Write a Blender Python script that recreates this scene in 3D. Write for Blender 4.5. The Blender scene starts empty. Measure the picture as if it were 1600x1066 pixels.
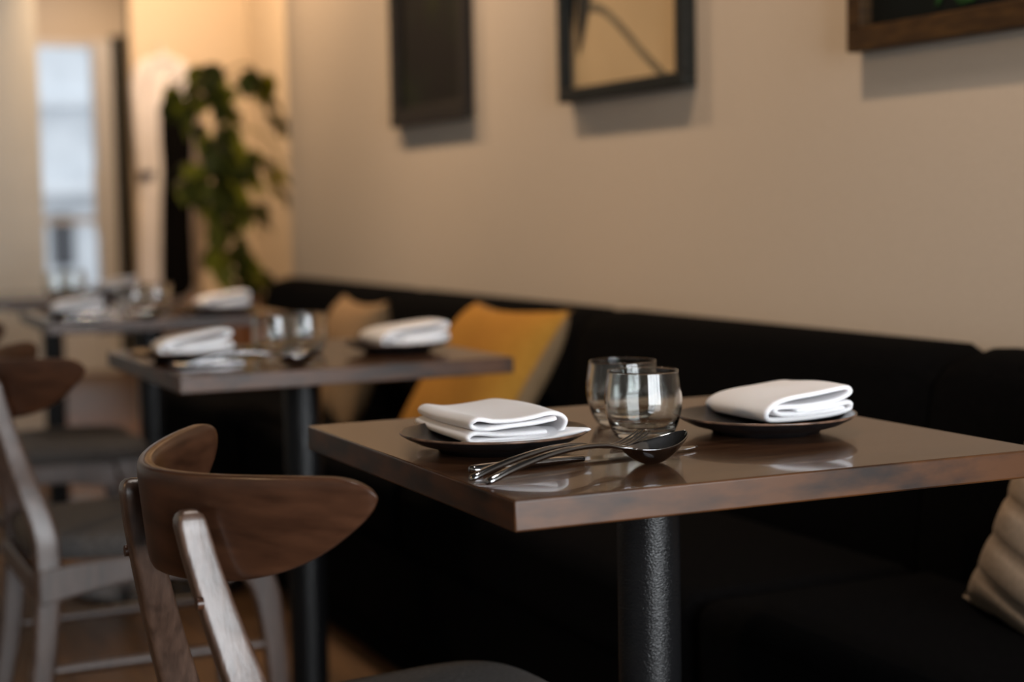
import bpy, bmesh, math, random
from mathutils import Vector, Matrix
random.seed(7)
SC = bpy.context.scene
COL = SC.collection
PI = math.pi

# ------------------------------------------------------------------ camera
cd = bpy.data.cameras.new('camera'); cam = bpy.data.objects.new('camera', cd); COL.objects.link(cam)
YAW, PITCH, ROLL, CH, FPX = 0.4259, 0.0794, -0.0191, 1.0116, 2626.1
fw = Vector((math.sin(YAW)*math.cos(PITCH), math.cos(YAW)*math.cos(PITCH), -math.sin(PITCH)))
rt = Vector((math.cos(YAW), -math.sin(YAW), 0)); up = rt.cross(fw)
r2 = rt*math.cos(ROLL)+up*math.sin(ROLL); u2 = -rt*math.sin(ROLL)+up*math.cos(ROLL)
m = Matrix((r2, u2, -fw)).transposed().to_4x4(); m.translation = Vector((0, 0, CH))
cam.matrix_world = m
cd.sensor_width = 36.0; cd.lens = FPX/1600*36.0
cd.clip_start = 0.02; cd.clip_end = 200
cd.dof.use_dof = True; cd.dof.focus_distance = 1.72; cd.dof.aperture_fstop = 2.7; cd.dof.aperture_blades = 0
SC.camera = cam

# ------------------------------------------------------------------ world, lights, exposure
W = bpy.data.worlds.new('sky'); SC.world = W; W.use_nodes = True
bg = W.node_tree.nodes['Background']; bg.inputs[0].default_value = (0.88, 0.94, 1.0, 1); bg.inputs[1].default_value = 1.5

def area(name, loc, target, sx, sy, power, color, spread=180):
    l = bpy.data.lights.new(name, 'AREA'); l.shape = 'RECTANGLE'; l.size = sx; l.size_y = sy
    l.energy = power; l.color = color; l.spread = math.radians(spread)
    o = bpy.data.objects.new(name, l); COL.objects.link(o); o.location = loc
    o.rotation_euler = (Vector(target)-Vector(loc)).to_track_quat('-Z', 'Y').to_euler(); return o

def spot(name, loc, target, power, color, angle=90, blend=0.8, radius=0.04):
    l = bpy.data.lights.new(name, 'SPOT'); l.energy = power; l.color = color
    l.spot_size = math.radians(angle); l.spot_blend = blend; l.shadow_soft_size = radius
    o = bpy.data.objects.new(name, l); COL.objects.link(o); o.location = loc
    o.rotation_euler = (Vector(target)-Vector(loc)).to_track_quat('-Z', 'Y').to_euler(); return o

DAY = (0.92, 0.96, 1.0); WARM = (1.0, 0.64, 0.34); SOFT = (1.0, 0.70, 0.45)
WINX = [(-0.20, 0.55), (0.63, 1.30), (1.38, 2.13), (2.21, 2.95)]
for a, b in WINX:    # daylight through the tall panes of the shop window behind the camera
    area('window_daylight', ((a+b)/2, -3.06, 1.35), ((a+b)/2, 5, 1.2), b-a, 2.6, 92, DAY)
spot('downlight_or_fill', (1.45, 7.0, 2.6), (2.3, 7.6, 1.2), 190, WARM, 135, 0.6, 0.06)
spot('downlight_or_fill', (0.85, 4.7, 2.75), (0.9, 4.6, 0), 38, (1, .88, .78), 58, 0.9, 0.1)  # added neutral fill, no known fitting: brightens napkins on the third and farthest tables
spot('downlight_or_fill', (0.2, 3.4, 2.7), (0.2, 3.4, 0), 22, WARM, 80, 0.9, 0.05)
spot('downlight_or_fill', (-1.9, 2.2, 2.6), (0.6, 1.9, 0.6), 60, WARM, 80, 0.9, 0.05)
spot('downlight_or_fill', (1.15, 5.5, 2.7), (1.75, 5.0, 1.5), 130, (1.0, .66, .38), 90, 0.9, 0.04)
spot('downlight_or_fill', (1.10, 4.0, 2.7), (1.75, 3.9, 1.6), 105, SOFT, 88, 0.9, 0.04)
spot('downlight_or_fill', (1.10, 2.3, 2.7), (1.75, 2.3, 1.6), 85, SOFT, 88, 0.9, 0.04)
spot('downlight_or_fill', (-0.9, 5.3, 2.7), (-0.9, 5.0, 0), 15, WARM, 110, 0.9, 0.04)
spot('downlight_or_fill', (0.85, 2.0, 2.75), (0.9, 1.9, 0), 42, (1, .90, .82), 75, 0.9, 0.12)  # invented overhead fill that lifts the napkin tops on the front table
spot('downlight_or_fill', (1.9, 9.9, 2.55), (1.95, 11.0, 1.4), 60, SOFT, 120, 0.9, 0.05)
SC.view_settings.view_transform = 'Standard'; SC.view_settings.look = 'None'
SC.view_settings.gamma = 1; SC.view_settings.use_curve_mapping = False
SC.view_settings.exposure = 0.0
SC.cycles.use_denoising = True
try: SC.cycles.denoiser = 'OPENIMAGEDENOISE'
except Exception: pass
SC.cycles.max_bounces = 10; SC.cycles.transmission_bounces = 10; SC.cycles.glossy_bounces = 6
SC.cycles.sample_clamp_indirect = 6.0

# ------------------------------------------------------------------ materials
def mat(name, col, rough=0.5, metal=0.0, **kw):
    M = bpy.data.materials.new(name); M.use_nodes = True
    b = M.node_tree.nodes['Principled BSDF']
    b.inputs['Base Color'].default_value = (*col, 1); b.inputs['Roughness'].default_value = rough
    b.inputs['Metallic'].default_value = metal
    for k, v in kw.items(): b.inputs[k.replace('_', ' ')].default_value = v
    return M
def nodes(M): return M.node_tree.nodes, M.node_tree.links, M.node_tree.nodes['Principled BSDF']
def noise_color(M, c1, c2, scale=(1, 1, 1), nscale=5, detail=6, lo=0.35, hi=0.65, bump=0.0, bdist=0.001, coord='Object', rough=None):
    N, L, b = nodes(M)
    tc = N.new('ShaderNodeTexCoord'); mp = N.new('ShaderNodeMapping'); mp.inputs['Scale'].default_value = scale
    ns = N.new('ShaderNodeTexNoise'); ns.inputs['Scale'].default_value = nscale; ns.inputs['Detail'].default_value = detail
    cr = N.new('ShaderNodeValToRGB'); cr.color_ramp.elements[0].position = lo; cr.color_ramp.elements[1].position = hi
    cr.color_ramp.elements[0].color = (*c1, 1); cr.color_ramp.elements[1].color = (*c2, 1)
    L.new(tc.outputs[coord], mp.inputs[0]); L.new(mp.outputs[0], ns.inputs['Vector']); L.new(ns.outputs[0], cr.inputs[0])
    L.new(cr.outputs[0], b.inputs['Base Color'])
    if bump:
        bp = N.new('ShaderNodeBump'); bp.inputs['Strength'].default_value = bump; bp.inputs['Distance'].default_value = bdist
        L.new(ns.outputs[0], bp.inputs['Height']); L.new(bp.outputs[0], b.inputs['Normal'])
    return ns
def wave_bump(M, axis, scale, strength, dist=0.0005):
    N, L, b = nodes(M)
    tc = N.new('ShaderNodeTexCoord'); wv = N.new('ShaderNodeTexWave'); wv.bands_direction = axis; wv.inputs['Scale'].default_value = scale
    wv.inputs['Distortion'].default_value = 1.0
    bp = N.new('ShaderNodeBump'); bp.inputs['Strength'].default_value = strength; bp.inputs['Distance'].default_value = dist
    L.new(tc.outputs['Object'], wv.inputs[0]); L.new(wv.outputs[0], bp.inputs['Height']); L.new(bp.outputs[0], b.inputs['Normal'])

M_wall = mat('beige linen wallpaper', (0.52, 0.45, 0.38), 0.75)
noise_color(M_wall, (0.50, 0.435, 0.365), (0.54, 0.47, 0.395), (1, 30, 90), 6, 3, bump=0.25, bdist=0.0008)
M_pwall = mat('pale wall paint', (0.62, 0.60, 0.54), 0.7)
noise_color(M_pwall, (0.60, 0.58, 0.52), (0.64, 0.62, 0.56), nscale=3)
M_ceil = mat('ceiling paint', (0.05, 0.05, 0.05), 0.8); noise_color(M_ceil, (0.04, 0.04, 0.04), (0.06, 0.055, 0.05), nscale=4)
M_floor = mat('brown floor boards', (0.2, 0.11, 0.05), 0.5, Specular_IOR_Level=0.3)
def floor_nodes():
    N, L, b = nodes(M_floor)
    tc = N.new('ShaderNodeTexCoord'); mp = N.new('ShaderNodeMapping'); mp.inputs['Scale'].default_value = (30, 2.5, 1)
    ns = N.new('ShaderNodeTexNoise'); ns.inputs['Scale'].default_value = 1.6; ns.inputs['Detail'].default_value = 8
    cr = N.new('ShaderNodeValToRGB'); cr.color_ramp.elements[0].color = (0.045, 0.022, 0.009, 1); cr.color_ramp.elements[1].color = (0.14, 0.072, 0.028, 1)
    cr.color_ramp.elements[0].position = 0.3; cr.color_ramp.elements[1].position = 0.7
    oi = N.new('ShaderNodeObjectInfo'); hs = N.new('ShaderNodeHueSaturation')
    ma = N.new('ShaderNodeMath'); ma.operation = 'MULTIPLY_ADD'; ma.inputs[1].default_value = 0.6; ma.inputs[2].default_value = 0.7
    L.new(tc.outputs['Object'], mp.inputs[0]); L.new(mp.outputs[0], ns.inputs['Vector']); L.new(ns.outputs[0], cr.inputs[0])
    L.new(oi.outputs['Random'], ma.inputs[0]); L.new(ma.outputs[0], hs.inputs['Value']); L.new(cr.outputs[0], hs.inputs['Color'])
    L.new(hs.outputs[0], b.inputs['Base Color'])
floor_nodes()
M_table = mat('dark walnut table lacquer', (0.09, 0.045, 0.022), 0.22, Coat_Weight=0.42, Coat_Roughness=0.035, Specular_IOR_Level=0.15)
noise_color(M_table, (0.042, 0.018, 0.009), (0.075, 0.035, 0.017), (2.0, 30, 10), 2.2, 8)
M_edge = mat('worn walnut table edge', (0.12, 0.055, 0.02), 0.38, Coat_Weight=0.12, Coat_Roughness=0.25, Specular_IOR_Level=0.35)
def edge_nodes():
    N, L, b = nodes(M_edge)
    tc = N.new('ShaderNodeTexCoord')
    n1 = N.new('ShaderNodeTexNoise'); n1.inputs['Scale'].default_value = 13; n1.inputs['Detail'].default_value = 8
    mp = N.new('ShaderNodeMapping'); mp.inputs['Scale'].default_value = (1, 1, 3.0); mp.inputs['Location'].default_value = (0.3, 0.1, 0.0)
    cr = N.new('ShaderNodeValToRGB'); e = cr.color_ramp.elements
    e[0].position = 0.36; e[0].color = (0.012, 0.006, 0.004, 1); e[1].position = 0.62; e[1].color = (0.070, 0.026, 0.008, 1)
    n2 = N.new('ShaderNodeTexNoise'); n2.inputs['Scale'].default_value = 26; n2.inputs['Detail'].default_value = 6
    c2 = N.new('ShaderNodeValToRGB'); c2.color_ramp.elements[0].position = 0.70; c2.color_ramp.elements[1].position = 0.76
    mx = N.new('ShaderNodeMixRGB'); mx.inputs[2].default_value = (0.10, 0.08, 0.07, 1)
    L.new(tc.outputs['Object'], mp.inputs[0]); L.new(mp.outputs[0], n1.inputs['Vector']); L.new(mp.outputs[0], n2.inputs['Vector'])
    L.new(n1.outputs[0], cr.inputs[0]); L.new(n2.outputs[0], c2.inputs[0]); L.new(c2.outputs[0], mx.inputs[0])
    L.new(cr.outputs[0], mx.inputs[1]); L.new(mx.outputs[0], b.inputs['Base Color'])
edge_nodes()
M_pole = mat('black powder coated steel', (0.006, 0.006, 0.0065), 0.24, 0.0, Specular_IOR_Level=0.28)
def pole_nodes():
    N, L, b = nodes(M_pole)
    tc = N.new('ShaderNodeTexCoord'); ns = N.new('ShaderNodeTexNoise'); ns.inputs['Scale'].default_value = 480; ns.inputs['Detail'].default_value = 2
    bp = N.new('ShaderNodeBump'); bp.inputs['Strength'].default_value = 1.0; bp.inputs['Distance'].default_value = 0.0008
    L.new(tc.outputs['Object'], ns.inputs['Vector']); L.new(ns.outputs[0], bp.inputs['Height']); L.new(bp.outputs[0], b.inputs['Normal'])
pole_nodes()
M_ban = mat('black banquette velvet', (0.002, 0.002, 0.0022), 1.0, Specular_IOR_Level=0.03)
noise_color(M_ban, (0.0014, 0.0014, 0.0017), (0.0026, 0.0026, 0.0029), nscale=120, bump=0.2, bdist=0.0005)
M_chair = mat('dark walnut chair lacquer', (0.09, 0.043, 0.024), 0.30, Coat_Weight=0.05, Coat_Roughness=0.12, Specular_IOR_Level=0.32)
ns = noise_color(M_chair, (0.026, 0.010, 0.005), (0.066, 0.027, 0.0135), (6, 6, 30), 2.4, 10, 0.3, 0.7, bump=0.12, bdist=0.0006)
M_leg = mat('open grain walnut legs', (0.10, 0.05, 0.03), 0.38, Coat_Weight=0.75, Coat_Roughness=0.38)
noise_color(M_leg, (0.035, 0.017, 0.010), (0.085, 0.046, 0.030), (50, 50, 6), 2.4, 10, 0.3, 0.7, bump=0.8, bdist=0.0015)
M_seat = mat('charcoal woven seat fabric', (0.055, 0.052, 0.052), 0.9)
noise_color(M_seat, (0.032, 0.028, 0.026), (0.082, 0.076, 0.073), (1, 4, 1), 160, 3, bump=0.6, bdist=0.001)
M_metal = mat('polished black steel', (0.30, 0.30, 0.31), 0.12, 1.0)
noise_color(M_metal, (0.27, 0.27, 0.28), (0.34, 0.34, 0.35), nscale=40)
M_plate = mat('black glazed stoneware', (0.008, 0.008, 0.009), 0.28)
noise_color(M_plate, (0.006, 0.006, 0.007), (0.011, 0.011, 0.012), nscale=60)
M_rim = mat('brown worn glaze rim', (0.10, 0.05, 0.03), 0.3); noise_color(M_rim, (0.03, 0.018, 0.012), (0.16, 0.09, 0.06), nscale=40)
M_nap = mat('white cotton napkin', (0.80, 0.78, 0.79), 0.85, Sheen_Weight=0.1, Subsurface_Weight=0.05)
def nap_nodes():
    N, L, b = nodes(M_nap)
    tc = N.new('ShaderNodeTexCoord'); ns = N.new('ShaderNodeTexNoise'); ns.inputs['Scale'].default_value = 900
    n2 = N.new('ShaderNodeTexNoise'); n2.inputs['Scale'].default_value = 28; n2.inputs['Detail'].default_value = 3
    ad = N.new('ShaderNodeMath'); ad.operation = 'MULTIPLY_ADD'; ad.inputs[1].default_value = 0.08
    bp = N.new('ShaderNodeBump'); bp.inputs['Strength'].default_value = 0.5; bp.inputs['Distance'].default_value = 0.002
    L.new(tc.outputs['Object'], ns.inputs['Vector']); L.new(tc.outputs['Object'], n2.inputs['Vector'])
    L.new(ns.outputs[0], ad.inputs[0]); L.new(n2.outputs[0], ad.inputs[2]); L.new(ad.outputs[0], bp.inputs['Height']); L.new(bp.outputs[0], b.inputs['Normal'])
nap_nodes()
M_glass = mat('clear drinking glass', (0.975, 0.995, 0.985), 0.0, Transmission_Weight=1.0, IOR=1.5)
M_pane = mat('door glass', (1, 1, 1), 0.0, Transmission_Weight=1.0, IOR=1.45)
M_yel = mat('mustard cushion fabric', (0.50, 0.235, 0.055), 0.95, Specular_IOR_Level=0.2)
noise_color(M_yel, (0.30, 0.145, 0.020), (0.36, 0.178, 0.027), nscale=90, bump=0.4)
M_tan = mat('tan linen cushion fabric', (0.36, 0.27, 0.18), 0.95, Specular_IOR_Level=0.2)
noise_color(M_tan, (0.19, 0.12, 0.062), (0.23, 0.15, 0.08), nscale=90, bump=0.4)
M_cream = mat('taupe quilted cushion fabric', (0.40, 0.31, 0.23), 0.95, Specular_IOR_Level=0.2)
noise_color(M_cream, (0.23, 0.175, 0.125), (0.27, 0.205, 0.15), nscale=120, bump=0.4)
M_black = mat('black frame lacquer', (0.010, 0.011, 0.009), 0.5, Specular_IOR_Level=0.2); noise_color(M_black, (0.008, 0.009, 0.007), (0.013, 0.013, 0.011), nscale=30)
M_brown = mat('brown wooden frame', (0.085, 0.042, 0.015), 0.5, Specular_IOR_Level=0.2); noise_color(M_brown, (0.032, 0.016, 0.006), (0.065, 0.033, 0.010), (1, 3, 14), 6, 6)
M_dbrown = mat('dark brown wooden frame', (0.02, 0.014, 0.010), 0.5, Specular_IOR_Level=0.2); noise_color(M_dbrown, (0.012, 0.009, 0.006), (0.022, 0.015, 0.010), (1, 3, 14), 6, 6)
def print_mat(name, base, leaf, leaf2, scale, lo, hi, loc=(0, 0, 0)):
    M = mat(name, base, 0.6, Specular_IOR_Level=0.15); N, L, b = nodes(M)
    tc = N.new('ShaderNodeTexCoord'); mp = N.new('ShaderNodeMapping'); mp.inputs['Location'].default_value = loc
    ns = N.new('ShaderNodeTexNoise'); ns.inputs['Scale'].default_value = scale; ns.inputs['Detail'].default_value = 5
    cr = N.new('ShaderNodeValToRGB'); e = cr.color_ramp.elements
    e[0].position = lo; e[0].color = (*base, 1); e[1].position = hi; e[1].color = (*leaf2, 1)
    k = cr.color_ramp.elements.new((lo+hi)/2); k.color = (*leaf, 1)
    L.new(tc.outputs['Object'], mp.inputs[0]); L.new(mp.outputs[0], ns.inputs['Vector']); L.new(ns.outputs[0], cr.inputs[0]); L.new(cr.outputs[0], b.inputs['Base Color'])
    return M
M_print1 = print_mat('dark foliage print', (0.006, 0.004, 0.003), (0.008, 0.010, 0.004), (0.02, 0.022, 0.006), 7, 0.45, 0.8)
M_print3 = print_mat('dark green print ground', (0.003, 0.004, 0.004), (0.003, 0.005, 0.004), (0.004, 0.008, 0.005), 6, 0.5, 0.8)
M_greenp = print_mat('green printed leaves', (0.006, 0.02, 0.006), (0.015, 0.06, 0.014), (0.05, 0.14, 0.05), 30, 0.4, 0.75)
M_olivep = print_mat('olive printed leaves', (0.010, 0.010, 0.004), (0.02, 0.022, 0.006), (0.04, 0.04, 0.010), 30, 0.4, 0.75)
M_cream_p = mat('cream print ground', (0.50, 0.37, 0.21), 0.6); noise_color(M_cream_p, (0.48, 0.355, 0.20), (0.53, 0.395, 0.225), nscale=4)
M_stem_p = mat('printed olive stem', (0.17, 0.14, 0.085), 0.6); noise_color(M_stem_p, (0.14, 0.115, 0.07), (0.20, 0.165, 0.10), nscale=20)
M_ink = mat('printed black leaf', (0.010, 0.010, 0.008), 0.6); noise_color(M_ink, (0.008, 0.008, 0.007), (0.014, 0.013, 0.01), nscale=20)
M_leaf = mat('glossy olive green leaf', (0.07, 0.10, 0.012), 0.62, Specular_IOR_Level=0.3, Subsurface_Weight=0.0)
def leaf_nodes():
    N, L, b = nodes(M_leaf)
    oi = N.new('ShaderNodeObjectInfo'); cr = N.new('ShaderNodeValToRGB'); e = cr.color_ramp.elements
    e[0].color = (0.030, 0.036, 0.005, 1); e[1].color = (0.34, 0.32, 0.020, 1); k = e.new(0.55); k.color = (0.085, 0.090, 0.009, 1)
    L.new(oi.outputs['Random'], cr.inputs[0]); L.new(cr.outputs[0], b.inputs['Base Color'])
    tr = N.new('ShaderNodeBsdfTranslucent'); mx = N.new('ShaderNodeMixShader'); mx.inputs[0].default_value = 0.3
    L.new(cr.outputs[0], tr.inputs[0]); L.new(b.outputs[0], mx.inputs[1]); L.new(tr.outputs[0], mx.inputs[2])
    L.new(mx.outputs[0], N['Material Output'].inputs[0])
leaf_nodes()
M_moss = mat('brown moss pole', (0.13, 0.075, 0.03), 0.95); noise_color(M_moss, (0.07, 0.045, 0.015), (0.2, 0.12, 0.05), nscale=60, bump=0.8, bdist=0.004)
M_pot = mat('terracotta pot', (0.42, 0.18, 0.08), 0.7); noise_color(M_pot, (0.38, 0.16, 0.07), (0.46, 0.20, 0.09), nscale=12)
M_soil = mat('potting soil', (0.03, 0.02, 0.012), 1.0); noise_color(M_soil, (0.02, 0.013, 0.008), (0.05, 0.032, 0.02), nscale=80, bump=0.8)
M_coat = mat('black wool coat', (0.002, 0.002, 0.0025), 1.0, Specular_IOR_Level=0.05); noise_color(M_coat, (0.0015, 0.0015, 0.002), (0.003, 0.003, 0.0035), nscale=200)
M_linen = mat('white linen coat', (0.6, 0.6, 0.68), 0.9); noise_color(M_linen, (0.56, 0.57, 0.66), (0.62, 0.63, 0.72), nscale=14)
M_steel = mat('pale grey door paint', (0.55, 0.55, 0.57), 0.35, 0.0); noise_color(M_steel, (0.53, 0.53, 0.55), (0.58, 0.58, 0.60), (1, 1, 20), 8)
M_pave = mat('pale concrete paving', (0.5, 0.5, 0.5), 0.8); noise_color(M_pave, (0.45, 0.45, 0.46), (0.56, 0.56, 0.57), nscale=5)
M_facade = mat('pale street facade', (0.7, 0.73, 0.76), 0.7); noise_color(M_facade, (0.64, 0.67, 0.70), (0.78, 0.81, 0.84), nscale=2)
M_dark = mat('dark grey panel', (0.06, 0.062, 0.07), 0.5); noise_color(M_dark, (0.05, 0.052, 0.06), (0.07, 0.072, 0.08), nscale=8)

# ------------------------------------------------------------------ mesh helpers
class Geo:
    def __init__(s): s.v = []; s.f = []; s.m = []
    def add(s, V, F, mi=0):
        o = len(s.v); s.v += [tuple(p) for p in V]; s.f += [tuple(i+o for i in f) for f in F]; s.m += [mi]*len(F); return s
    def box(s, x0, x1, y0, y1, z0, z1, mi=0):
        V = [(x, y, z) for z in (z0, z1) for y in (y0, y1) for x in (x0, x1)]
        return s.add(V, [(0, 2, 3, 1), (4, 5, 7, 6), (0, 1, 5, 4), (1, 3, 7, 5), (3, 2, 6, 7), (2, 0, 4, 6)], mi)
    def loft(s, rings, cap=True, mi=0, closed=True):
        n = len(rings[0]); V = [p for r in rings for p in r]; F = []
        for i in range(len(rings)-1):
            for j in range(n if closed else n-1):
                k = (j+1) % n; F.append((i*n+j, i*n+k, (i+1)*n+k, (i+1)*n+j))
        if cap and closed: F.append(tuple(range(n))[::-1]); F.append(tuple((len(rings)-1)*n+j for j in range(n)))
        return s.add(V, F, mi)
    def lathe(s, prof, n=48, mi=0, c=(0, 0)):
        rings = [[(c[0]+r*math.cos(2*PI*k/n), c[1]+r*math.sin(2*PI*k/n), z) for k in range(n)] for r, z in prof]
        return s.loft(rings, False, mi)
    def tube(s, pts, r, n=10, mi=0):
        rr = r if isinstance(r, (list, tuple)) else [r]*len(pts); pts = [Vector(p) for p in pts]; rings = []
        for i, p in enumerate(pts):
            t = (pts[min(i+1, len(pts)-1)]-pts[max(i-1, 0)]).normalized()
            a = t.cross(Vector((0, 0, 1)));  a = a.normalized() if a.length > 1e-3 else Vector((1, 0, 0)); b = a.cross(t)
            rings.append([p+(a*math.cos(2*PI*k/n)+b*math.sin(2*PI*k/n))*rr[i] for k in range(n)])
        return s.loft(rings, True, mi)
    def build(s, name, mats, parent=None, smooth=True, bevel=0, seg=3, subsurf=0, solid=0, angle=40, fix=True):
        me = bpy.data.meshes.new(name); me.from_pydata(s.v, [], s.f)
        for mm in (mats if isinstance(mats, (list, tuple)) else [mats]): me.materials.append(mm)
        for p, k in zip(me.polygons, s.m): p.material_index = k
        if fix:
            bm = bmesh.new(); bm.from_mesh(me); bmesh.ops.remove_doubles(bm, verts=bm.verts, dist=1e-6)
            bmesh.ops.recalc_face_normals(bm, faces=bm.faces); bm.to_mesh(me); bm.free()
        if smooth:
            me.shade_smooth()
            try: me.set_sharp_from_angle(angle=math.radians(angle))
            except Exception: pass
        o = bpy.data.objects.new(name, me); COL.objects.link(o)
        if parent: o.parent = parent
        if solid: md = o.modifiers.new('solidify', 'SOLIDIFY'); md.thickness = solid; md.offset = 0
        if bevel: md = o.modifiers.new('bevel', 'BEVEL'); md.width = bevel; md.segments = seg; md.limit_method = 'ANGLE'; md.angle_limit = math.radians(35)
        if subsurf: md = o.modifiers.new('subsurf', 'SUBSURF'); md.levels = subsurf; md.render_levels = subsurf
        return o
def tag(o, label=None, cat=None, group=None, kind=None):
    if label: o['label'] = label
    if cat: o['category'] = cat
    if group: o['group'] = group
    if kind: o['kind'] = kind
    return o
def thing(name, label, cat, loc=(0, 0, 0), rz=0, group=None):
    o = bpy.data.objects.new(name, None); COL.objects.link(o); o.empty_display_size = 0.05
    o.location = loc; o.rotation_euler = (0, 0, rz); return tag(o, label, cat, group)
def copy_tree(o, parent=None):
    c = o.copy(); COL.objects.link(c)
    if parent: c.parent = parent; c.matrix_parent_inverse.identity()
    for ch in list(KIDS(o)): copy_tree(ch, c)
    return c
def KIDS(o): return [x for x in COL.objects if x.parent == o]
def catmull(pts, n):
    P = [Vector(p) for p in pts]; P = [P[0]*2-P[1]]+P+[P[-1]*2-P[-2]]; out = []
    for i in range(1, len(P)-2):
        for k in range(n):
            t = k/n; a, b, c, d = P[i-1], P[i], P[i+1], P[i+2]
            out.append(0.5*((2*b)+(-a+c)*t+(2*a-5*b+4*c-d)*t*t+(-a+3*b-3*c+d)*t**3))
    out.append(P[-2]); return out
def sring(cx, cy, z, hx, hy, n=28, e=5.5):   # rounded rectangular section in a horizontal plane
    out = []
    for k in range(n):
        a = 2*PI*k/n; c, s = math.cos(a), math.sin(a)
        out.append((cx+hx*math.copysign(abs(c)**(2/e), c), cy+hy*math.copysign(abs(s)**(2/e), s), z))
    return out

# ------------------------------------------------------------------ setting
def struct(name, mats, *boxes, **kw):
    g = Geo()
    for b in boxes: g.box(*b)
    return tag(g.build(name, mats, smooth=False, **kw), kind='structure')
YF = -3.0                       # front (window) wall
fl = struct('floor', M_dark, (-4, 3.3, YF-.15, 11.3, -0.08, -0.014))
# floor boards running towards the back, laid side by side
bw = 0.12
x = -1.2
while x < 1.35:
    y = YF + random.uniform(-1.0, 0); first = True
    while y < 11.2:
        ln = 1.6; y0 = max(y, YF); y1 = min(y+ln, 11.2)
        if y1 > 2.4 and y1-y0 > 0.05:
            g = Geo().box(-bw/2+.001, bw/2-.001, -(y1-y0)/2+.001, (y1-y0)/2-.001, -0.014, 0)
            o = g.build('board', M_floor, fl, smooth=False); o.location = (x+bw/2, (y0+y1)/2, 0)
        y += ln
    x += bw
g = Geo()
for a, b, c, d in ((-4, -1.2, YF, 11.2), (x, 3.3, YF, 11.2), (-1.2, x, YF, 0.8)):
    g.box(a, b, c, d, -0.014, -0.0005)
o = g.build('board_field', M_floor, fl, smooth=False); o['kind'] = 'stuff'
struct('ceiling', M_ceil, (-4.1, 3.4, YF-.15, 11.3, 2.8, 2.9))
struct('wall_right', M_wall, (1.75, 1.9, 0.2, 5.72, 0, 2.8), (1.9, 2.34, 5.57, 5.72, 0, 2.8))
struct('wall_entrance_right', M_pwall, (3.2, 3.3, YF-.1, 0.35, 0, 2.8), (1.9, 3.2, 0.2, 0.35, 0, 2.8))
struct('wall_alcove_right', M_wall, (2.34, 2.49, 5.57, 8.3, 0, 2.8))
struct('wall_alcove_back', M_wall, (1.755, 2.49, 8.3, 8.42, 0, 2.8))
struct('wall_passage_right', M_wall, (2.49, 2.6, 8.3, 11.0, 0, 2.8))
struct('wall_left', M_pwall, (-4.1, -4, YF-.15, 11.3, 0, 2.8))
struct('wall_partition', M_pwall, (-4, 1.135, 7.2, 7.33, 0, 2.8))
DX0, DX1, DH = 1.66, 2.19, 2.085
struct('wall_back', M_wall, (-4, DX0-.04, 11.0, 11.12, 0, 2.8), (DX1+.14, 2.6, 11.0, 11.12, 0, 2.8), (DX0-.04, DX1+.14, 11.0, 11.12, DH+.04, 2.8))
struct('wall_front', M_pwall, (-4, 3.2, YF-.1, YF, 0, 0.05), (-4, 3.2, YF-.1, YF, 2.65, 2.8), (-4, -0.2, YF-.1, YF, .05, 2.65), (2.95, 3.2, YF-.1, YF, .05, 2.65))
w = struct('window_1', M_black, (.55, .63, YF-.04, YF-.01, .05, 2.65), (1.30, 1.38, YF-.04, YF-.01, .05, 2.65), (2.13, 2.21, YF-.04, YF-.01, .05, 2.65), (-.2, 2.95, YF-.04, YF-.01, .05, .09), (-.2, 2.95, YF-.04, YF-.01, 2.61, 2.65))
struct('baseboard_right', M_black, (1.735, 1.75, .2, .58, 0, 0.1))
# far glazed door
d = struct('door_1', M_steel, (DX0-.04, DX0+.03, 11.0, 11.08, 0, DH+.04), (DX1-.12, DX1, 10.95, 11.08, 0, DH+.04), (DX0-.04, DX1, 11.0, 11.08, DH-.0, DH+.04), (DX0, DX1, 11.0, 11.08, 0, 0.42), (DX0, DX1, 11.01, 11.07, 0.96, 1.0))
Geo().box(DX0+.03, DX1-.12, 11.035, 11.045, .42, DH).build('pane', M_pane, d, smooth=False)
Geo().tube([(DX1-.13, 10.97, 0.9), (DX1-.13, 10.97, 1.3)], .012).build('door_handle', M_steel, d)
struct('trim_1', M_black, (DX1, DX1+.14, 10.94, 11.08, 0, DH+.07))

# ------------------------------------------------------------------ outside the far door
tag(Geo().box(-6, 10, 11.2, 24, -.12, -.02).build('pavement', M_pave, smooth=False), 'pale concrete pavement outside the far glass door', 'pavement')
fb = thing('street_building', 'pale street building seen through the far glass door', 'building', (4, 19, 0))
Geo().box(-6, 4, 0, 1, -.02, 3.2).build('facade', M_facade, fb, smooth=False)
Geo().box(-.93, -.70, -.06, 0.02, .45, 1.02).build('doorway', M_dark, fb, smooth=False)
Geo().box(-6, 4, -.35, 0, 1.25, 1.38).build('ledge', M_facade, fb, smooth=False)
Geo().box(-6, 4, -.25, 0, 2.2, 2.3).build('ledge', M_facade, fb, smooth=False)

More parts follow.
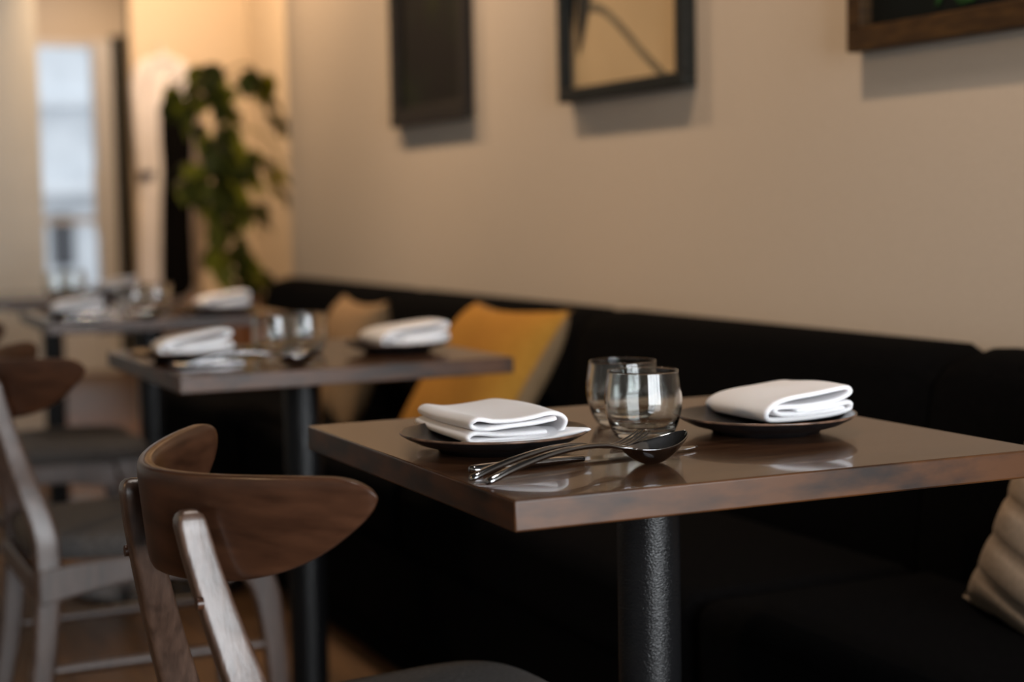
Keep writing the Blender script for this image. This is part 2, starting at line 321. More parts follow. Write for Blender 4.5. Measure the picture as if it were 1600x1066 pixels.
# ------------------------------------------------------------------ banquette
ban = thing('banquette', 'long black velvet banquette running along the beige wall', 'bench', (1.2, 2.2, 0))
BY0, BY1 = -1.6, 3.45     # local y range
Geo().box(0.06, 0.545, BY0, BY1, 0.002, 0.10).build('plinth', M_ban, ban, smooth=False)
Geo().box(0.02, 0.545, BY0, BY1, 0.10, 0.30).build('base', M_ban, ban, bevel=.01)
edges = [3.45, 2.25, 1.05, -0.15, -1.6]
for i in range(len(edges)-1):
    b, a = edges[i], edges[i+1]
    Geo().box(0.0, 0.43, a+.003, b-.003, 0.30, 0.452).build('seat_cushion', M_ban, ban, bevel=.035, seg=5)
    # back panel, slightly reclined with rounded top corners
    n = 26; rings = []
    for t in range(n+1):
        y = a+.002+(b-a-.004)*t/n; u = min(y-a, b-y)
        rr = 0.03; zt = 0.785-(rr-math.sqrt(max(0, rr*rr-(rr-min(u, rr))**2))) if u < rr else 0.785
        pil = 0.012*min(1, u/0.12)**0.5
        sec = [(0.545, .36), (0.545, zt), (0.50, zt+.002), (0.455-pil, zt-.010), (0.43-pil, zt-.04), (0.415-pil, .62), (0.40-pil, .46), (0.42, .36)]
        rings.append([(X, y, Z) for X, Z in sec])
    Geo().loft(rings).build('back_panel', M_ban, ban, angle=50)

# ------------------------------------------------------------------ tables
TS = .61
def make_table(label):
    t = thing('dining_table', label, 'table', (0, 0, 0), 0, 'square walnut tables along the banquette')
    g = Geo(); n = 1
    g.add([(-.3, -.3, .001), (.3, -.3, .001), (.3, .3, .001), (-.3, .3, .001)], [])
    g = Geo().box(-TS/2, TS/2, -TS/2, TS/2, .7205, .75)
    g.m = [1, 0, 1, 1, 1, 1]
    g.build('tabletop', [M_table, M_edge], t, bevel=.0022, seg=3)
    p = Geo().lathe([(0, .03), (.036, .03), (.036, .70), (0, .70)], 40); p.build('column', M_pole, t)
    Geo().lathe([(0, .012), (.235, .006), (.235, .014), (.10, .030), (.05, .034), (0, .034)], 56).build('base_plate', M_pole, t)
    Geo().box(-.16, .16, -.16, .16, .706, .7215).build('mounting_plate', M_pole, t, smooth=False)
    return t
T1 = make_table('walnut-topped square table in sharp focus in front, with black column')
T1.location = (.614+TS/2, 1.355+TS/2, 0)
def place_copy(src, loc, rz, label, group=None):
    c = copy_tree(src); c.location = loc; c.rotation_euler = (0, 0, rz); c['label'] = label
    if group: c['group'] = group
    return c
T2 = place_copy(T1, (.643+TS/2, 2.755+TS/2, -.008), 0, 'second walnut-topped table from the front, in front of the mustard cushion')
T3 = place_copy(T1, (.675+TS/2, 4.215+TS/2, 0), math.radians(-2), 'third table from the front, seen grey and blurred')
T4 = place_copy(T1, (.62+TS/2, 5.47+TS/2, 0), 0, 'farthest table, mostly beyond the left edge, nearest the plant')

# ------------------------------------------------------------------ chairs
def make_chair(label):
    t = thing('dining_chair', label, 'chair', (0, 0, 0), 0, 'dark wooden dining chairs with curved backs')
    # local: +x forward, origin under the outer middle of the backrest
    # backrest: half-leaf shaped curved board
    n = 64; rings = []
    for i in range(n+1):
        a = -PI/2+PI*i/n; u = math.sin(a); au = abs(u)
        w = .250*u
        xc = .135*(au**1.75)                                  # plan curve, tips forward
        dx = .135*1.75*au**0.75*math.copysign(1, u)/.238
        T = Vector((dx, 1, 0)).normalized(); Nn = Vector((1, -dx*1.0, 0)).normalized()
        top = .768+.014*au**2-.018*(1-math.sqrt(1-min(1, max(0, (au-.87)/.13))**2))
        H = .094*max(0.0, 1-au**3.4)**0.55
        cz = top-.008-(H)/2+.0; hh = max(.0008, H/2+.006*(1-au**6))
        th = .0105*(1-.25*au)*max(.06, (1-au**14))**0.5
        ring = []
        for k in range(32):
            b = 2*PI*k/32; c, s = math.cos(b), math.sin(b); e = 5.5
            dn = th*math.copysign(abs(c)**(2/e), c); dz = hh*math.copysign(abs(s)**(2/e), s)
            lean = -.10*(dz)                                   # top tips slightly back
            P = Vector((xc+.0105, w, cz+dz))+Nn*(dn)+Vector((lean, 0, 0))
            ring.append(P)
        rings.append(ring)
    Geo().loft(rings).build('backrest', M_chair, t, angle=60)
    # rear legs that rise as back posts
    prof = [(.020, .0, .016), (.045, .12, .0185), (.067, .24, .0205), (.080, .37, .0220), (.081, .43, .0220), (.077, .48, .0220), (.060, .54, .0205), (.043, .60, .0185), (.023, .68, .0160), (.015, .722, .0150)]
    ycur = [.185, .187, .189, .190, .188, .184, .168, .145, .120, .108]
    for s in (-1, 1):
        P = catmull([(a, c*s, z) for (a, z, h), c in zip(prof, ycur)], 5); Hh = catmull([(h, 0, 0) for a, z, h in prof], 5)
        rings = [sring(p.x, p.y, p.z, h.x, .0135) for p, h in zip(P, Hh)]
        e = P[-1]; hx = Hh[-1].x
        for dz, k in ((.006, .93), (.011, .78), (.0145, .52), (.0155, .15)):
            rings.append(sring(e.x-.1*dz, e.y, e.z+dz, hx*k, .0135*k))
        o = Geo().loft(rings).build('leg', M_leg, t, angle=60)
        z0 = .655; px_, py_ = .018, .139*s
        Geo().tube([(.0095, py_, z0), (.0155, py_, z0)], .006, 14).build('screw_cap', M_chair, o)
        # front legs: broad bracket top tapering down
        pr = [(.487, .0, .016), (.480, .12, .0185), (.470, .25, .0215), (.458, .33, .025), (.444, .365, .030), (.436, .39, .040), (.434, .425, .043)]
        P = catmull([(a, .20*s, z) for a, z, h in pr], 5); Hh = catmull([(h, 0, 0) for a, z, h in pr], 5)
        Geo().loft([sring(p.x, p.y, p.z, h.x, .0125) for p, h in zip(P, Hh)]).build('leg', M_leg, t, angle=60)
        # side rail, bowed
        R = []
        for i in range(13):
            q = i/12; X = .062+(.40-.062)*q; zc = .382+.020*math.sin(PI*q*.9); hz = .0265+.004*math.cos(2*PI*q)
            R.append([(X, s*.195+.0095*a, zc+hz*b) for a, b in ((-1, -1), (1, -1), (1, 1), (-1, 1))])
        Geo().loft(R).build('side_rail', M_leg, t, bevel=.004)
        Geo().tube([(.045, s*.188, .235), (.15, s*.190, .2375), (.36, s*.196, .2395), (.469, s*.2, .240)], [.008, .0105, .0105, .008], 14).build('stretcher', M_leg, t)
    Geo().box(.056, .076, -.178, .178, .36, .405).build('back_rail', M_leg, t, bevel=.004)
    Geo().box(.43, .452, -.19, .19, .365, .418).build('front_rail', M_leg, t, bevel=.004)
    # seat pad: rounded trapezoid, crowned
    rings = []
    def outline(k, z):
        r = []
        for i in range(56):
            a = 2*PI*i/56; c, s = math.cos(a), math.sin(a); e = 5.0
            X = .275+.215*k*math.copysign(abs(c)**(2/e), c); hw = .205+.030*(X-.275)/.215
            r.append((X, hw*k*math.copysign(abs(s)**(2/e), s), z-.012*((X-.275)/.215)**2*0))
        return r
    for k, z in ((.90, .422), (.985, .424), (1.0, .432), (1.0, .446), (.985, .456), (.94, .463), (.80, .468), (.5, .471), (.2, .472), (.02, .472)): rings.append(outline(k, z))
    Geo().loft(rings).build('seat', M_seat, t, angle=60)
    return t
C1 = make_chair('nearest dark walnut chair, its curved back beside the front table')
C1.location = (.345, 1.640, 0); C1.rotation_euler = (0, 0, math.radians(1.8))
C2 = place_copy(C1, (.358, 3.085, 0), math.radians(0), 'walnut chair at the second table, cut by the left edge of the picture')
C3 = place_copy(C1, (.385, 4.235, 0), math.radians(0), 'farthest visible chair, dark seat showing behind the second chair')

# ------------------------------------------------------------------ plates
def make_plate(label):
    t = thing('dinner_plate', label, 'plate', (0, 0, 0), 0, 'black plates under folded napkins')
    g = Geo().lathe([(0, .0055), (.050, .005), (.055, 0), (.060, 0), (.064, .0045), (.085, .0105), (.097, .0165), (.1015, .0195)], 72)
    g.lathe([(.1005, .0218), (.096, .0205), (.084, .0145), (.072, .0115), (.05, .0105), (0, .0105)], 72)
    g.build('dish', M_plate, t, angle=70)
    Geo().lathe([(.1015, .0195), (.1030, .0205), (.1028, .0218), (.1018, .0224), (.1005, .0218)], 72).build('rim', M_rim, t, angle=80)
    return t
# ------------------------------------------------------------------ napkins
pathA = [(.100, .0085), (.07, .0078), (.04, .0085), (.022, .0108), (.010, .0112), (.002, .0070), (.006, .0025), (.018, .0022), (.05, .0023), (.085, .0026), (.108, .0045), (.1175, .0095), (.120, .018), (.1185, .0255), (.112, .0310), (.100, .0325), (.080, .0290), (.055, .0255), (.035, .0250), (.022, .0275), (.012, .0290), (.0060, .0245), (.009, .0190), (.018, .0168), (.030, .0168), (.05, .0180), (.08, .0205), (.1, .0245), (.109, .0262)]
pathB = [(.110, .0120), (.09, .0105), (.06, .0085), (.035, .0085), (.02, .0100), (.013, .0145), (.020, .0185), (.050, .0185), (.085, .0225), (.108, .0290), (.117, .0345), (.112, .0400), (.096, .0400), (.065, .0350), (.035, .0300), (.014, .0235), (.003, .0140), (.005, .0045), (.018, .0018), (.05, .0022), (.09, .0045), (.114, .0085), (.1165, .0150), (.112, .0200), (.10, .0180), (.07, .0140), (.04, .0135)]
def napkin_mesh(path, length, seed, flap, lobe=0.0):
    rnd = random.Random(seed); P = catmull([(a, 0, b) for a, b in path], 5); ny = 18; g = Geo(); V = []; F = []
    n = len(P)
    for j in range(ny+1):
        v = j/ny; y = length*v
        for i, p in enumerate(P):
            zz = p.z; h = p.z/.035
            zz *= 1-.16*v; bil = .0008*math.sin(PI*v)*h + .0012*math.sin(6*v+seed+p.x*30)*h
            lob = lobe*math.sin(PI*min(1, v*1.1))*max(0, 1-p.x/.06)*h
            xs = p.x-.003*math.sin(PI*v)*(1-p.x/.06) + .002*math.sin(5*v+seed)*h - .004*h*max(0, 1-p.x/.05)*0
            yy = y+.0025*math.sin(i*.35+seed)*(1 if j in (0, ny) else .6)*(1-v) + (.004*h if j == 0 else 0)*.3
            V.append((xs, yy, zz+bil+lob))
    for j in range(ny):
        for i in range(n-1): F.append((j*n+i, j*n+i+1, (j+1)*n+i+1, (j+1)*n+i))
    g.add(V, F)
    if flap:    # bottom corner of the cloth lying out over the plate rim
        q = []; k = 10
        A, B, C_, D = Vector((-.004, -.001, -.0010)), Vector((.105, -.004, -.0010)), Vector((.150, -.010, .0115)), Vector((.030, .125, .000))
        for a in range(k+1):
            for b in range(k+1):
                s, t = a/k, b/k; p = A*(1-s)*(1-t)+B*s*(1-t)+C_*s*t+D*(1-s)*t; q.append((p.x, p.y, p.z+.0006*math.sin(7*s+5*t)))
        g.add(q, [(a*(k+1)+b, a*(k+1)+b+1, (a+1)*(k+1)+b+1, (a+1)*(k+1)+b) for a in range(k) for b in range(k)])
    return g
def make_napkin(label, path, length, seed, flap, lobe=0):
    o = napkin_mesh(path, length, seed, flap, lobe).build('folded_napkin', M_nap, None, solid=(.0062 if path is pathA else .0068), subsurf=1, angle=180, fix=False)
    for md in o.modifiers:
        if md.type == 'SUBSURF': md.levels = md.render_levels = 1
    return tag(o, label, 'napkin', 'folded white napkins on the plates')
NAP = []
# (plate xy, napkin offset, table z, rot deg, plate label, napkin label)
PL = [((.728, 1.655), .75, 'black plate on the front table, behind the cutlery and nearest the chair', 'napkin with its corner out over the plate rim, nearest the chair'),
      ((1.052, 1.620), .75, 'black plate on the front table to the right of the two glasses', 'napkin on the front table to the right of the glasses'),
      ((.728, 3.045), .742, 'left-hand black plate on the second table', 'blurred napkin on the left half of the second table'),
      ((1.115, 2.985), .742, 'right-hand black plate on the second table, by the mustard cushion', 'blurred napkin in front of the mustard cushion'),
      ((.762, 4.375), .75, 'left-hand black plate on the third table', 'blurred napkin on the left half of the third table'),
      ((1.125, 4.32), .75, 'right-hand black plate on the third table', 'blurred napkin below the plant, right half of the third table'),
      ((1.095, 5.60), .75, 'black plate on the farthest table', 'pinkish blurred napkin on the farthest table')]
P0 = make_plate(PL[0][2])
NA = make_napkin(PL[0][3], pathA, .148, 1, True); NB = make_napkin(PL[1][3], pathB, .140, 2.3, False, .002)
NC = make_napkin(PL[2][3], pathB, .115, 4.1, False, 0)
OFF = [(-.052, -.046, -4), (-.022, -.033, -2), (-.062, -.045, -6), (-.045, -.04, -3), (-.065, -.045, -4), (-.06, -.045, -4), (-.055, -.05, -4)]
for i, (xy, z, pl_, nl) in enumerate(PL):
    p = P0 if i == 0 else copy_tree(P0)
    p.location = (xy[0], xy[1], z); p['label'] = pl_
    n_ = [NA, NB, NC][i] if i < 3 else (NB if i % 2 else NC).copy()
    if i >= 3: COL.objects.link(n_)
    n_['label'] = nl; n_.location = (xy[0]+OFF[i][0], xy[1]+OFF[i][1], z+.0150); n_.scale = (.93, 1.24, .84) if i == 0 else (1.12, 1.1, 1.0) if i in (2, 3) else (1.05, 1.05, 1.0) if i > 3 else (.98, 1.0, .84); n_.rotation_euler = (0, 0, math.radians(OFF[i][2]))

# ------------------------------------------------------------------ tumblers
def make_glass():
    out = [(0, .0005), (.020, .0), (.0262, .0008), (.0300, .0035), (.0335, .010), (.0370, .020), (.0400, .034), (.0405, .046), (.0395, .058), (.0378, .070), (.0370, .0762)]
    inn = [(.0364, .0772), (.0357, .0762), (.0363, .070), (.0379, .058), (.0388, .046), (.0383, .034), (.0352, .021), (.0300, .0135), (.020, .0105), (0, .0098)]
    P = catmull([(r, 0, z) for r, z in out], 3); Q = catmull([(r, 0, z) for r, z in inn], 3)
    g = Geo().lathe([(max(0, p.x), p.z) for p in P]+[(max(0, p.x*1.0), p.z) for p in Q], 72)
    o = g.build('tumbler', M_glass, None, angle=180)
    return o
G0 = make_glass()
GL = [((.907, 1.646), .75, 'nearest of the two glasses on the front table, behind the cutlery'),
      ((.944, 1.763), .75, 'rear glass of the two on the front table'),
      ((.890, 3.03), .742, 'left glass of the pair on the second table'),
      ((.958, 3.065), .742, 'right glass of the pair on the second table, nearer the tan cushion'),
      ((.915, 4.40), .75, 'left glass of the pair on the third table'),
      ((.985, 4.46), .75, 'right glass of the pair on the third table'),
      ((.925, 5.66), .75, 'left glass on the farthest table, before the bright door'),
      ((.985, 5.70), .75, 'right glass on the farthest table, before the bright door')]
for i, (xy, z, lb) in enumerate(GL):
    o = G0 if i == 0 else G0.copy()
    if i: COL.objects.link(o)
    o.location = (xy[0], xy[1], z+.0004); o.scale = (1.08, 1.08, 1.0); tag(o, lb, 'glass', 'clear short tumblers on the tables')

# ------------------------------------------------------------------ cutlery (local +x from handle end to tip, z=0 on the table)
def handle_rings(pts):
    P = catmull([(x, y, z) for x, y, z, w, h in pts], 4); Q = catmull([(w, h, 0) for x, y, z, w, h in pts], 4); R = []
    for p, q in zip(P, Q):
        R.append([(p.x, p.y+q.x*math.cos(2*PI*k/14), p.z+q.y*math.sin(2*PI*k/14)) for k in range(14)])
    return R
def make_spoon():
    g = Geo(); L = .255
    g.loft(handle_rings([(0, 0, .0042, .0030, .0025), (.006, 0, .006, .0055, .0036), (.03, 0, .013, .0055, .0036), (.07, 0, .0215, .0045, .0032), (.11, 0, .0255, .0036, .0028), (.145, 0, .0245, .0030, .0025), (.165, 0, .0205, .0038, .0022), (.178, 0, .0190, .0085, .0016)]))
    bowl = []; nu, nv = 22, 16; b0, bl, bw_ = .172, .083, .0245
    for i in range(nu+1):
        u = i/nu; hw = bw_*max(0, math.sin(PI*min(1, u**.85)))**.55 * (1 if u < .5 else 1) + .004*(1-u)**6
        if i == nu: hw = .0005
        rim = .0195+.0100*u**1.3-.004*math.sin(PI*u)
        for j in range(nv+1):
            v = -1+2*j/nv
            bowl.append((b0+bl*u, hw*v, rim-.0195*math.sin(PI*min(1, u*1.02))**.7*(1-v*v)))
    F = [(i*(nv+1)+j, i*(nv+1)+j+1, (i+1)*(nv+1)+j+1, (i+1)*(nv+1)+j) for i in range(nu) for j in range(nv)]
    t = thing('table_spoon', 'large polished spoon on top of the fork and knife, front table', 'spoon', group='serving spoons')
    g.build('handle', M_metal, t, angle=80)
    Geo().add(bowl, F).build('bowl', M_metal, t, solid=.0016, subsurf=1, angle=180, fix=False)
    return t
def make_fork():
    t = thing('dinner_fork', 'polished fork lying behind the spoon, front table', 'fork', group='dinner forks')
    Geo().loft(handle_rings([(0, 0, .0040, .0030, .0022), (.006, 0, .006, .0058, .0032), (.03, 0, .012, .0058, .0034), (.07, 0, .0195, .0048, .0030), (.11, 0, .0235, .0036, .0026), (.14, 0, .0225, .0030, .0022), (.155, 0, .0195, .0045, .0016), (.168, 0, .0170, .0105, .0012), (.180, 0, .0165, .0115, .0010)])).build('handle', M_metal, t, angle=80)
    for k in range(4):
        y = -.0096+.0064*k
        Geo().loft(handle_rings([(.178, y, .0165, .0024, .0010), (.195, y, .0175, .0019, .0010), (.212, y, .0215, .0016, .0010), (.228, y, .0280, .0008, .0006)])).build('tine', M_metal, t, angle=80)
    return t
def make_knife():
    t = thing('steak_knife', 'serrated knife lying flat under the spoon, front table', 'knife', group='serrated table knives')
    Geo().loft(handle_rings([(0, 0, .0050, .0035, .0030), (.006, 0, .0052, .0068, .0044), (.04, 0, .0054, .0066, .0046), (.09, 0, .0050, .0056, .0042), (.115, 0, .0042, .0050, .0032)])).build('handle', M_metal, t, angle=80)
    R = []; n = 120
    for i in range(n+1):
        u = i/n; X = .113+.130*u
        back = .0075*(1-max(0, (u-.62)/.38)**2.0*1.0); edge = -.0075-.0025*math.sin(PI*u)
        edge = edge*(1-max(0, (u-.80)/.20)**2.2) + .0*u
        if u > .2: edge += .0008*(i % 2)
        if i == n: back, edge = .0006, -.0006
        zc = .0030
        R.append([(X, edge, zc-.0001), (X, back, zc-.0011), (X, back, zc+.0011), (X, edge, zc+.0001)])
    Geo().loft(R).build('blade', M_metal, t, angle=20)
    return t
SP, FK, KN = make_spoon(), make_fork(), make_knife()
def put(o, x0, y0, x1, y1, z, label=None, tilt=0):
    o.location = (x0, y0, z); o.rotation_euler = (0, -tilt, math.atan2(y1-y0, x1-x0))
    if label: o['label'] = label
put(SP, .622, 1.435, .870, 1.490, .7502)
put(FK, .617, 1.462, .845, 1.520, .7502)
KN.scale = (1.15, 1.1, 1.0)
put(KN, .636, 1.508, .915, 1.540, .7502)
SETS = [((.665, 2.90, .885, 2.86), .7422, 'left half of the second table'), ((.70, 4.235, .93, 4.225), .7502, 'third table')]
for (x0, y0, x1, y1), z, wh in SETS:
    for src, dy, nm in ((SP, -.03, 'blurred spoon in front of the plate, '), (FK, 0, 'blurred fork in front of the plate, '), (KN, .03, 'blurred knife beside the plate, ')):
        c = copy_tree(src); put(c, x0, y0+dy, x1, y1+dy, z, nm+wh)

# ------------------------------------------------------------------ cushions
def make_cushion(name, label, cat, w, h, th, mats, loc, M3, channels=0, seed=0):
    g = Geo(); n = 36
    def P(u, v, side):
        au, av = abs(u), abs(v)
        px = w/2*u*(1-.11*(1-av**2)*au**3) ; pz = h/2*v*(1-.11*(1-au**2)*av**3)
        d = th/2*max(0, (1-au**4)*(1-av**4))**.55
        if channels: d *= (0.86+.14*abs(math.sin(PI*channels*(v+1)/2))**.45)
        d += .006*math.sin(5*u+seed)*math.cos(4*v+seed*2)*(1-au**2)*(1-av**2)
        return (side*d, px, pz)
    for side, mi in ((-1, 0), (1, 1)):
        V = [P(-1+2*i/n, -1+2*j/n, side) for i in range(n+1) for j in range(n+1)]
        g.add(V, [(i*(n+1)+j, i*(n+1)+j+1, (i+1)*(n+1)+j+1, (i+1)*(n+1)+j) for i in range(n) for j in range(n)], mi)
    t = thing(name, label, cat)
    g.build('cover', mats, t, angle=180)
    pts = [(0, P(u, v, 1)[1], P(u, v, 1)[2]) for u, v in [(-1+2*i/20, -1) for i in range(21)]+[(1, -1+2*i/20) for i in range(1, 21)]+[(1-2*i/20, 1) for i in range(1, 21)]+[(-1, 1-2*i/20) for i in range(1, 21)]]
    Geo().tube(pts, .0035, 6).build('piping', mats[1], t)
    t.location = loc; t.rotation_euler = M3
    return t
# local: face normal -x, width along y, height z
make_cushion('mustard_cushion', 'mustard yellow cushion leaning on the banquette behind the second table', 'cushion', .55, .42, .14, [M_yel, M_tan], (1.440, 3.37, .615), (math.radians(-1), math.radians(32), math.radians(-3)), seed=1)
make_cushion('tan_cushion', 'tan cushion leaning on the banquette behind the second table glasses', 'cushion', .42, .36, .12, [M_tan, M_tan], (1.475, 4.36, .600), (math.radians(0), math.radians(20), math.radians(-3)), seed=2)
make_cushion('quilted_cushion', 'taupe quilted cushion cut by the right edge under the front table', 'cushion', .46, .34, .13, [M_cream, M_cream], (1.53, 1.560, .556), (math.radians(17), math.radians(12), math.radians(0)), channels=6, seed=3)

# ------------------------------------------------------------------ pictures (wall plane x=1.75, facing -x)
def picture(name, label, y0, y1, z0, z1, bar, depth, mframe, mart):
    t = thing(name, label, 'picture', (1.75, (y0+y1)/2, z0)); hw = (y1-y0)/2; H = z1-z0
    Geo().box(-depth, -.002, -hw, hw, 0, bar).build('frame_bar', mframe, t, bevel=.002)
    Geo().box(-depth, -.002, -hw, hw, H-bar, H).build('frame_bar', mframe, t, bevel=.002)
    Geo().box(-depth, -.002, -hw, -hw+bar, bar, H-bar).build('frame_bar', mframe, t, bevel=.002)
    Geo().box(-depth, -.002, hw-bar, hw, bar, H-bar).build('frame_bar', mframe, t, bevel=.002)
    a = Geo().box(-.012, -.004, -hw+bar, hw-bar, bar, H-bar).build('print', mart, t, smooth=False)
    return t, a, hw, H
t1, a1, hw1, H1 = picture('framed_picture', 'dark leafy picture in a brown frame, leftmost on the wall', 4.06, 4.62, 1.247, 2.05, .05, .028, M_dbrown, M_print1)
t2, a2, hw2, H2 = picture('framed_picture', 'cream picture of a curved stem in a black frame', 2.935, 3.50, 1.247, 2.0, .030, .035, M_black, M_cream_p)
t3, a3, hw3, H3 = picture('framed_picture', 'dark green picture in a brown wooden frame, rightmost on the wall', 1.72, 2.385, 1.262, 2.1, .040, .035, M_brown, M_print3)
def flat_strip(pts, widths, x, mat_, name, parent):
    V = []; F = []
    for i, (p, w) in enumerate(zip(pts, widths)):
        a = Vector(pts[max(i-1, 0)]); b = Vector(pts[min(i+1, len(pts)-1)]); d = (b-a).normalized(); nn = Vector((-d.y, d.x))
        for s in (-1, 1): q = Vector(p)+nn*w*s; V.append((x, q.x, q.y))
    for i in range(len(pts)-1): F.append((2*i, 2*i+1, 2*i+3, 2*i+2))
    return Geo().add(V, F).build(name, mat_, parent, smooth=False, solid=.0006)
# picture 2: y runs right-to-left in view (+y = left)
cv = [Vector((p.x, p.y)) for p in catmull([(.195, .27, 0), (.19, .20, 0), (.150, .205, 0), (.09, .19, 0), (.01, .145, 0), (-.08, .085, 0), (-.175, .028, 0)], 8)]
flat_strip(cv, [.0095]*len(cv), -.0128, M_stem_p, 'printed_stem', a2)
lf = [Vector((p.x, p.y)) for p in catmull([(.14, .40, 0), (.165, .30, 0), (.19, .21, 0), (.215, .105, 0)], 8)]
flat_strip(lf, [.034*math.sin(PI*(.12+.88*i/(len(lf)-1)))**.8+.001 for i in range(len(lf))], -.0136, M_ink, 'printed_leaf', a2)
lf = [Vector((p.x, p.y)) for p in catmull([(.22, .34, 0), (.235, .26, 0), (.238, .16, 0)], 8)]
flat_strip(lf, [.014*math.sin(PI*(.12+.88*i/(len(lf)-1)))+.001 for i in range(len(lf))], -.0132, M_ink, 'printed_leaf', a2)
rnd = random.Random(5)
for parent, hw, cy, cz, sp, n, sz in ((a3, hw3, .04, .10, .07, 26, .022), (a3, hw3, -.02, .22, .09, 20, .026), (a1, hw1, .22, .42, .07, 10, .03), (a1, hw1, -.02, .33, .08, 12, .03)):
    for k in range(n):
        y = cy+rnd.gauss(0, sp*.5); z = max(.06, cz+rnd.gauss(0, sp*.5)); an = rnd.uniform(0, PI*2); L_ = sz*rnd.uniform(.7, 1.6)
        if abs(y) > hw-.08: continue
        p = [Vector((y+math.cos(an)*L_*t, z+math.sin(an)*L_*t)) for t in (-.5, -.25, 0, .25, .5)]
        if min(q.y for q in p) < .052: continue
        flat_strip(p, [.0005, L_*.22, L_*.28, L_*.2, .0005], -.0126-.0001*k, M_greenp if parent is a3 else M_olivep, 'printed_leaf', parent)

# ------------------------------------------------------------------ plant at the end of the banquette
pl = thing('pothos_plant', 'tall pothos climbing a moss pole beyond the end of the banquette', 'plant', (1.63, 6.2, .46))
Geo().lathe([(0, 0), (.10, 0), (.13, .20), (.138, .20), (.138, .23), (.122, .23), (.118, .19), (0, .19)], 40).build('pot', M_pot, pl)
Geo().lathe([(.117, .192), (.06, .205), (0, .21)], 30).build('soil', M_soil, pl)
Geo().tube([(0, 0, .19), (.004, 0, .5), (-.002, .0, .85), (.0, 0, 1.10)], .016, 14).build('moss_pole', M_moss, pl)
def leaf_mesh():
    g = Geo(); V = []; F = []; n = 10; mseg = 6
    for i in range(n+1):
        u = i/n; w = .46*(math.sin(PI*u**.72))**.85*(1-.25*u); 
        for j in range(mseg+1):
            v = -1+2*j/mseg
            V.append((u-.10*abs(v)*(1-u)*1.2*(1 if u < .4 else .3), w*v, .16*abs(v)*w-.55*u*u*.5+.02*math.sin(8*u+3*v)))
    for i in range(n):
        for j in range(mseg): F.append((i*(mseg+1)+j, i*(mseg+1)+j+1, (i+1)*(mseg+1)+j+1, (i+1)*(mseg+1)+j))
    g.add(V, F); o = g.build('leaf', M_leaf, pl, angle=180, fix=False); return o
LF = leaf_mesh(); first = True
rnd = random.Random(11)
# clusters in the plant's own frame (x across, z up above table height): centre, spread, count
clusters = [(-.17, 1.00, .045, .030, 10), (-.10, 1.02, .05, .05, 12), (-.09, .93, .035, .05, 8), (-.03, 1.06, .05, .05, 13), (.02, .97, .04, .06, 12), (.10, 1.08, .04, .018, 7), (.16, 1.05, .03, .03, 8), (.19, .99, .02, .025, 4),
            (.245, .88, .015, .035, 7), (.215, .94, .012, .02, 2), (.00, .83, .045, .06, 16), (.03, .75, .08, .06, 24), (.10, .74, .04, .06, 16), (-.06, .68, .05, .05, 16), (-.11, .70, .03, .05, 9), (.05, .63, .07, .06, 22),
            (.00, .54, .05, .05, 15), (.11, .55, .04, .04, 8), (.03, .45, .045, .05, 12), (.08, .36, .04, .04, 10), (.15, .31, .035, .035, 12), (.06, .28, .05, .03, 9), (.12, .24, .06, .03, 10), (-.02, .40, .04, .05, 7), (.18, .68, .02, .03, 3), (.22, .77, .02, .02, 2)]
for cx, cz, sx, sz, n in clusters:
    for k in range(n):
        o = LF if first else LF.copy()
        if not first: COL.objects.link(o)
        first = False
        s = rnd.uniform(.065, .100)
        x_, z_ = cx+rnd.uniform(-1, 1)*sx, cz+rnd.uniform(-1, 1)*sz
        o.location = (x_, rnd.uniform(-.07, .07), z_-.01)
        o.scale = (s, s, s)
        out = math.atan2(rnd.uniform(-1, .4), (x_-.0)*6+rnd.uniform(-.6, .6))
        o.rotation_euler = (rnd.uniform(-.5, .5), rnd.uniform(.35, 1.25), out)
def vine(pts, r=.004): Geo().tube(catmull(pts, 6), r, 6).build('vine', M_leaf, pl)
vine([(0, -.01, .95), (-.05, -.03, 1.08), (-.12, -.03, 1.06), (-.20, -.03, .98)])
vine([(0, -.01, 1.00), (.04, -.02, 1.08), (.12, -.02, 1.10), (.18, -.02, 1.02)])
vine([(.02, -.01, .9), (.10, -.03, 1.0), (.20, -.03, .97), (.25, -.03, .86)])
vine([(.02, -.01, .85), (.12, -.03, .86), (.20, -.03, .80), (.22, -.03, .70)])
vine([(0, -.02, .9), (-.03, -.03, .7), (.06, -.03, .5), (.12, -.03, .28)], .005)
st = thing('plant_stand', 'small dark wooden stand under the pothos pot', 'stand', (1.63, 6.2, 0))
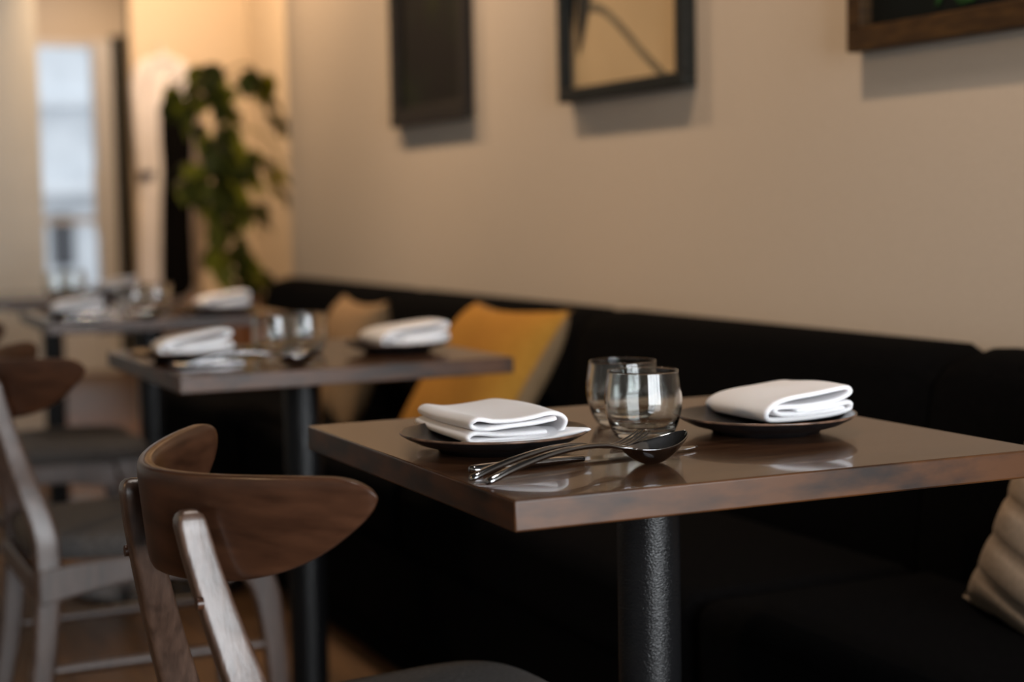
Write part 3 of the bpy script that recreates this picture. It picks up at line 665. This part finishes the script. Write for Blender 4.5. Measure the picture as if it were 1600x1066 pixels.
Geo().box(-.16, .16, -.16, .16, .43, .46).build('stand_top', M_brown, st, bevel=.004)
for sx in (-1, 1):
    for sy in (-1, 1): Geo().box(sx*.13-.014, sx*.13+.014, sy*.13-.014, sy*.13+.014, 0, .43).build('leg', M_brown, st, bevel=.003)

# ------------------------------------------------------------------ coats on the alcove wall
def coat(name, label, cx, ztop, ln, wt, wb, depth, y, m_, seed):
    rings = []; n = 26; rnd = random.Random(seed)
    for i in range(n+1):
        u = i/n; z = -ln*u; w = (.02+(wt-.02)*min(1, (u/.16))**.5) if u < .16 else wt+(wb-wt)*((u-.16)/.84)
        if u < .02: w = .018
        sh = .012*math.sin(3*u+seed); r = []
        for k in range(40):
            a = 2*PI*k/40; c, s = math.cos(a), math.sin(a)
            fold = 1+.10*math.sin(7*a+seed+2*u)*min(1, u*3)
            r.append((sh+w/2*c*fold, depth/2*s*fold*min(1, .4+u*2), z+(.03*math.sin(a*2+seed) if i == n else 0)))
        rings.append(r)
    t = thing(name, label, 'coat', (cx, y, ztop))
    Geo().loft(rings).build('body', m_, t, angle=70)
    for sg in (-1, 1):
        x0 = sg*(wt/2-.012); Q = catmull([(sg*.012, -.004, -.035), (x0*.8, -.012, -.075), (x0+sg*.012, -.022, -.20), (x0+sg*.004, -.030, -.42), (x0-sg*.004, -.034, -.58)], 5)
        g_ = Geo(); g_.tube(Q, [(.012+.022*min(1, k/6))*wt/.2 for k in range(len(Q))], 16); g_.build('sleeve', m_, t, angle=80)
    Geo().tube([(-.03, -.010, -.035), (0, -.035, -.05), (.03, -.010, -.035)], .012, 10).build('collar', m_, t)
    Geo().tube([(0, 0, 0), (0, 0, .03), (0, 8.298-y, .035)], .004, 8).build('hanging_loop', m_, t)
    return t
coat('linen_coat', 'pale lilac-white coat hanging behind the black one, left of the plant', 1.890, 1.80, 1.22, .24, .26, .09, 8.235, M_linen, 1.3)
coat('wool_coat', 'long black coat hanging left of the plant', 1.918, 1.62, .99, .12, .155, .09, 8.13, M_coat, 2.1)
